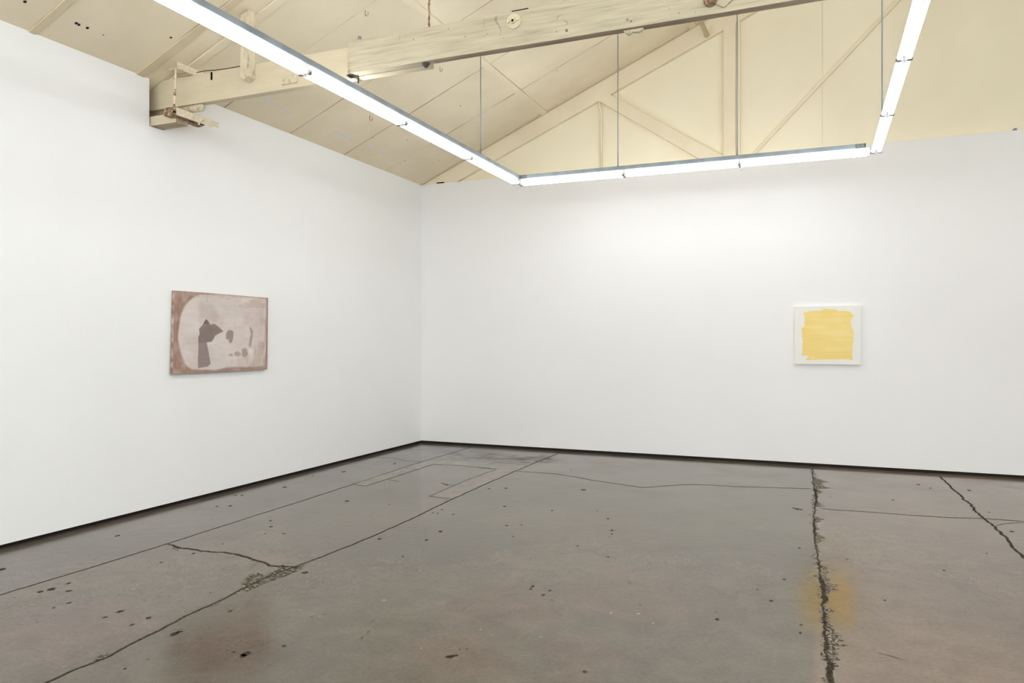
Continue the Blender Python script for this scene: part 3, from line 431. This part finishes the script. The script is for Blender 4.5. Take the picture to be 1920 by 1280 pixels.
# ---------------------------------------------------------------- lights
CT, CB = 3.368, 3.327      # strut channel top / bottom
def strut(p0, p1):         # open-bottomed U channel between two points (x, y)
    (x0, y0), (x1, y1) = p0, p1; d = Vector((x1-x0, y1-y0, 0)); L = d.length; d.normalize(); n_ = Vector((-d.y, d.x, 0)); m_ = MB()
    def bx(a, b, z0, z1):
        q = [Vector((x0, y0, 0))+d*s_+n_*t_ for s_ in (0, L) for t_ in (a, b)]
        m_.add([(w.x, w.y, z_) for z_ in (z0, z1) for w in q], [(0, 2, 3, 1), (4, 5, 7, 6), (0, 1, 5, 4), (1, 3, 7, 5), (3, 2, 6, 7), (2, 0, 4, 6)])
    bx(-.0205, -.018, CB, CT); bx(.018, .0205, CB, CT); bx(-.018, .018, CT-.0025, CT)
    bx(-.018, -.011, CB, CB+.0025); bx(.011, .018, CB, CB+.0025)
    return m_
RX0, RX1, RYB = -3.23, .507, 8.0
s = thing('strut_channel', (RX0, 5, CT), 'grey steel channel carrying the left row of lights', 'channel', 'steel channels carrying the lights')
strut((RX0, -4.2), (RX0, 7.96)).build('channel', 'galv', s)
m_ = MB(); m_.box(RX0-.03, RX0+.03, 4.64, 4.70, B0-.008, B0-.0005); m_.box(RX0-.02, RX0+.055, 4.665, 4.685, B0-.012, B0-.008); m_.box(RX0+.048, RX0+.055, 4.67, 4.68, CT, B0-.008); m_.build('hanger_clip', 'darkm', s)
s = thing('strut_channel', (-1.4, RYB, CT), 'grey steel channel along the back row of lights', 'channel', 'steel channels carrying the lights')
strut((-3.145, RYB), (.36, RYB)).build('channel', 'galv', s)
for bx_, sg in ((-3.165, -1), (.375, 1)):
    m_ = MB(); m_.box(bx_-.045, bx_+.045, RYB-.028, RYB-.0225, CB-.004, CT-.002); m_.box(bx_+sg*.04-.004, bx_+sg*.04+.004, RYB-.028, RYB+.03, CB-.0005, CT); b_ = m_.build('corner_bracket', 'bracket', s, bevel=.001)
    for dx in (-.022, .018): disc(bx_+dx, (CB+CT)/2, .007, RYB-.036, RYB-.0285, 6).build('bolt', 'galv', b_)
for cx_ in (-2.00, -.745):
    MB().tube([(cx_, RYB-.0, CB-.080), (cx_-.004, RYB, CB-.095), (cx_+.010, RYB, CB-.103), (cx_-.010, RYB, CB-.112), (cx_+.014, RYB, CB-.116)], .003, 6).build('cable_tie', 'socket', s)
s = thing('strut_channel', (RX1, 5, CT), 'steel channel above the right row of lights', 'channel', 'steel channels carrying the lights')
strut((RX1, -4.2), (RX1, 7.96)).build('channel', 'galv', s)

def make_light(L):
    """Twin-tube batten running along local +Y, top of housing at z = 0."""
    root = bpy.data.objects.new('fluorescent_light', None); C.objects.link(root); root.empty_display_size = .1
    def put(mb_, name, m, **k):
        o = mb_.build(name, m, **k); o.parent = root; return o
    h = MB(); h.prism([(-.0165, 0), (.0165, 0), (.0165, -.040), (.012, -.046), (-.012, -.046), (-.0165, -.040)], 'y', .002, L-.002); put(h, 'housing', 'enamel')
    for sx in (-1, 1):
        put(MB().tube([(sx*.030, .028, -.060), (sx*.030, L-.028, -.060)], .013, 12), 'tube', 'tube', smooth=True)
        for yy in (.004, L-.026):
            put(MB().box(min(sx*.014, sx*.042), max(sx*.014, sx*.042), yy, yy+.020, -.074, -.040), 'lamp_holder', 'enamel', bevel=.002)
    jc = MB().box(-.008, .008, L-.005, L+.005, -.086, -.0475)
    for sx in (-1, 1): jc.box(sx*.045-.005, sx*.045+.005, L-.006, L+.006, -.076, -.060)
    jc.box(-.045, .045, L-.002, L+.002, -.078, -.072); put(jc, 'joint_clip', 'clip')
    return root
def dup(root):
    n_ = root.copy(); C.objects.link(n_)
    for ch in root.children:
        c_ = ch.copy(); C.objects.link(c_); c_.parent = n_
    return n_
GRP = 'twin-tube fluorescent battens on steel channels'
lights = [(RX0, 7.93-1.27*k-1.27, 0, 1.27, lab) for k, lab in enumerate([
    'twin-tube fluorescent light of the left row, farthest, at the room corner',
    'twin-tube fluorescent light of the left row, second from the room corner',
    'fluorescent light of the left row, third from the room corner, passing under the tie beam',
    'twin-tube fluorescent light of the left row, nearest, running off the top edge'])]
lights += [(RX0, 7.93-1.27*k-1.27, 0, 1.27, 'fluorescent light of the left row, out of view above the viewer') for k in range(4, 8)]
lights += [(RX1, 7.93-1.27*k-1.27, 0, 1.27, lab) for k, lab in enumerate([
    'twin-tube fluorescent light of the right row, farthest, at the right corner joint',
    'twin-tube fluorescent light of the right row, middle one between two joints',
    'twin-tube fluorescent light of the right row, nearest, cut by the top edge'])]
lights += [(RX1, 7.93-1.27*k-1.27, 0, 1.27, 'fluorescent light of the right row, out of view above the viewer') for k in range(3, 8)]
proto = make_light(1.27)
for i, (lx, ly, rz, L, lab) in enumerate(lights):
    o = proto if i == 0 else dup(proto)
    o.location = (lx, ly, CB-.001); tag(o, lab, 'light', GRP)
proto2 = make_light(1.218)
for i, lab in enumerate(['leftmost fluorescent light of the back row, beside the room corner joint', 'middle fluorescent light of the three along the back wall', 'rightmost fluorescent light of the back row, meeting the right row']):
    o = proto2 if i == 0 else dup(proto2)
    o.location = (-3.20+1.2195*(i+1)+(.045 if i == 0 else 0)*0, RYB, CB-.001); o.rotation_euler = (0, 0, PI/2); tag(o, lab, 'light', GRP)

# suspension rods
for rx, ry, lab in ((RX0, 6.95, 'thin grey hanging rod holding the left light row, leftmost rod'), (-2.05, RYB, 'thin grey hanging rod at the first joint of the back light row'),
                    (-.785, RYB, 'thin grey hanging rod in front of the gable post'), (RX1, 7.2, 'thin grey hanging rod, rightmost, holding the right light row')):
    t = thing('hanging_rod', (rx, ry, CT), lab, 'rod', 'thin rods hanging the light rows')
    MB().tube([(rx, ry, CB+.002), (rx, ry, roof(rx)+.01)], .0062, 8).build('shaft', 'wire', t, smooth=True)
    MB().tube([(rx, ry, CT+.0002), (rx, ry, CT+.009)], .012, 6).build('nut', 'galv', t)
# ---------------------------------------------------------------- paintings
def soft(u, v, pl, seed, amp=.012, fr=14, asp=1.0, blur=.006):
    c = 0
    du = (fbm(u*fr*asp, v*fr, 3, seed)-.5)*2*amp/asp; dv = (fbm(u*fr*asp+7, v*fr+3, 3, seed+9)-.5)*2*amp
    for a, b in ((-1, 0), (1, 0), (0, -1), (0, 1), (0, 0)): c = c + inside(u+du+a*blur/asp, v+dv+b*blur, pl)
    return c/5.
def mixc(col, m, c): m = np.clip(m, 0, 1)[:, None]; return col*(1-m)+np.array(c)*m
def painting(name, label, P, nx, ny, paint, edge, mcan, depth_dir, parent_loc):
    root = thing(name, parent_loc, label, 'painting')
    u, v, p, fs = grid(nx, ny, P); me = bpy.data.meshes.new('canvas'); me.from_pydata([tuple(q) for q in p], [], fs)
    me.materials.append(M[mcan]); color_attr(me, 'paint', paint(u, v))
    bm = bmesh.new(); bm.from_mesh(me)
    bm.to_mesh(me); bm.free()
    o = bpy.data.objects.new('canvas', me); C.objects.link(o); o.parent = root; o.matrix_parent_inverse = Matrix.Translation(-root.location)
    # wrapped sides back to the wall
    idx = [i for i in range(nx)] + [j*nx+nx-1 for j in range(1, ny)] + [(ny-1)*nx+i for i in range(nx-2, -1, -1)] + [j*nx for j in range(ny-2, 0, -1)]
    ring_ = [tuple(p[i]) for i in idx]; n = len(ring_); back = [tuple(Vector(q)+Vector(depth_dir)) for q in ring_]
    MB().add(ring_+back, [(i, (i+1) % n, n+(i+1) % n, n+i) for i in range(n)] + [tuple(range(n, 2*n))]).build('canvas_edge', edge, root)
    return root
def paint_left(u, v):
    A = 1.198/.727; U = u*A; n1 = fbm(U*6, v*6, 5, 1); n2 = fbm(U*30, v*9, 4, 2); n3 = fbm(U*9, v*40, 3, 3)
    col = np.ones((len(u), 3))*np.array([.37, .255, .205]); col = col*(.80+.45*n2[:, None])
    col = mixc(col, np.clip((n1-.45)*3, 0, .6), [.52, .42, .38])
    d = soft(u, v, LP['disc'], 10, .010, 8, A, .012); base = np.ones((len(u), 3))*np.array([.66, .60, .575]); base = base*(.9+.22*fbm(U*4, v*5, 5, 4)[:, None])
    base = mixc(base, np.clip((fbm(U*3, v*3, 4, 5)-.52)*3, 0, .35), [.60, .50, .47]); col = col*(1-d[:, None])+base*d[:, None]
    # brown brushed borders
    e = np.minimum(np.minimum(u*A, (1-u)*A), np.minimum(v, 1-v)); eb = np.clip(1-(e+(n2-.5)*.05)/.035, 0, 1); col = mixc(col, eb*.6, [.42, .30, .24])
    col = mixc(col, np.clip((u-.88)*8, 0, 1)*np.clip((n2-.42)*4, 0, 1)*.75, [.45, .30, .235])
    col = mixc(col, np.clip(((1-v)<.16)*np.clip((fbm(U*5, v*16, 4, 8)-.5)*5, 0, 1)*.45, 0, 1), [.50, .36, .29])
    col = mixc(col, soft(u, v, LP['br'], 13, .03, 8, A, .03)*np.clip((fbm(U*14, v*3, 4, 55)-.38)*3, 0, .6), [.52, .42, .35])
    col = mixc(col, soft(u, v, LP['low'], 14, .02, 9, A, .02)*.7, [.68, .63, .59])
    col = mixc(col, soft(u, v, LP['band'], 15, .03, 7, A, .03)*.35, [.50, .41, .385])
    dk = soft(u, v, LP['dark'], 16, .006, 10, A, .004); col = mixc(col, dk*.95, [.27, .215, .20]); col = mixc(col, dk*np.clip((n1-.45)*4, 0, .5), [.36, .29, .27])
    col = mixc(col, soft(u, v, LP['robe'], 17, .006, 10, A, .006)*.8, [.355, .29, .29])
    col = mixc(col, soft(u, v, LP['head'], 18, .004, 10, A, .004)*.8, [.20, .155, .145])
    col = mixc(col, soft(u, v, LP['nose'], 19, .004, 10, A, .004)*.55, [.32, .255, .22])
    col = mixc(col, soft(u, v, LP['blob'], 20, .008, 10, A, .006)*.9, [.36, .29, .25])
    col = mixc(col, soft(u, v, LP['bar'], 21, .008, 10, A, .008)*.8, [.38, .32, .27])
    for k in ('b1', 'b2', 'b3'): col = mixc(col, soft(u, v, LP[k], 22, .006, 10, A, .008)*.8, [.43, .345, .325] if k != 'b3' else [.41, .32, .26])
    col = mixc(col, soft(u, v, LP['white'], 24, .006, 10, A, .02)*.9, [.75, .72, .69])
    # thin pale line inside the left arc and small marks
    for (a, b, r_, c) in ((.34, .355, .010, [.75, .7, .66]), (.345, .79, .008, [.7, .66, .6]), (.61, .86, .007, [.35, .3, .28])):
        col = mixc(col, np.clip(1.3-np.hypot((u-a)*A, v-b)/r_, 0, 1), c)
    col = mixc(col, np.clip(1-np.abs((u-.318)*A)/.005, 0, 1)*(v > .88)*.8, [.33, .26, .23])
    return (col*(.93+.12*n3[:, None]))**1.14
def PL(u, v):   # top edge a little bowed, lower left corner kicked out
    y0 = 4.841-.028*(1-v); w = 1.188+.012*(1-v)
    return np.stack([-5.188+.006*np.sin(u*2.2)*(1-v)+.010*(1-u)*(1-v), y0+w*u, 1.157+.727*v+.004*np.sin(u*PI)*(v-.5)], 1)
painting('wall_painting', 'wide mauve-brown abstract painting with dark blot, on the left wall', PL, 300, 182, paint_left, 'cedge', 'canvas', (-.030, 0, 0), (-5.2, 5.43, 1.5))
def paint_right(u, v):
    n1 = fbm(u*3, v*34, 4, 31); n2 = fbm(u*9, v*9, 4, 32)
    col = np.ones((len(u), 3))*np.array([.80, .79, .755]); col = col*(.975+.05*n2[:, None])
    m = soft(u, v, YP, 33, .010, 26, 1, .003)
    y = np.ones((len(u), 3))*np.array([.84, .645, .235]); y = y*(.96+.08*n1[:, None]); y = mixc(y, np.clip((fbm(u*2, v*3, 3, 36)-.4)*2, 0, .5)*np.clip(v*1.3, 0, 1), [.88, .72, .33])
    y = mixc(y, np.clip((n1-.58)*3, 0, .18), [.90, .78, .46])
    ed = m*(1-soft(u, v, YP, 33, .010, 26, 1, .030)); y = mixc(y, np.clip(ed*1.2, 0, .55), [.88, .61, .17])
    y = mixc(y, soft(u, v, YE, 35, .004, 20, 1, .01)*.8, [.88, .56, .16])
    m = m*(1-np.clip((fbm(u*7, v*50, 3, 38)-.62)*7, 0, .8)*((v < .25) & (u < .35)))
    return col*(1-m[:, None])+y*m[:, None]
def PR(u, v): return np.stack([-.263+.698*u, YB-.036+0*u, 1.179+.665*v], 1)
painting('wall_painting', 'square white canvas with a ragged yellow block, on the back wall', PR, 230, 220, paint_right, 'wcanvas', 'canvas2', (0, .034, 0), (.086, YB-.02, 1.5))

# ---------------------------------------------------------------- sky light through the added openings, camera
w = bpy.data.worlds.new('World'); bpy.context.scene.world = w; w.use_nodes = True
bg = w.node_tree.nodes['Background']; bg.inputs['Color'].default_value = (.90, .955, 1.0, 1); bg.inputs['Strength'].default_value = SKY
def portal(loc, rot, sx, sy):
    l = bpy.data.lights.new('fill_portal', 'AREA'); l.shape = 'RECTANGLE'; l.size = sx; l.size_y = sy; l.cycles.is_portal = True
    o = bpy.data.objects.new('fill_portal', l); C.objects.link(o); o.location = loc; o.rotation_euler = rot
portal(((DX0+DX1)/2, YR-.13, DZ/2), (PI/2, 0, 0), DX1-DX0, DZ)
for yc, ly in ((-1.25, 2.5), (3.25, 2.5)):
    portal((4.6, yc, roof(4.6)+.12), (0, math.atan(K), 0), 2.6, ly)
cam = bpy.data.cameras.new('camera'); cam.sensor_width = 36; cam.lens = 1390/1920*36; cam.clip_start = .05
co = bpy.data.objects.new('camera', cam); C.objects.link(co); co.location = (0, 0, 1.44); co.rotation_euler = (PI/2, 0, math.radians(22.5))
sc = bpy.context.scene; sc.camera = co
sc.view_settings.view_transform = 'Standard'; sc.view_settings.look = 'None'; sc.view_settings.gamma = 1; sc.view_settings.exposure = EXPO
sc.view_settings.use_curve_mapping = False
sc.cycles.max_bounces = 16; sc.cycles.diffuse_bounces = 12; sc.cycles.glossy_bounces = 4; sc.cycles.use_denoising = True
sc.cycles.sample_clamp_indirect = 6
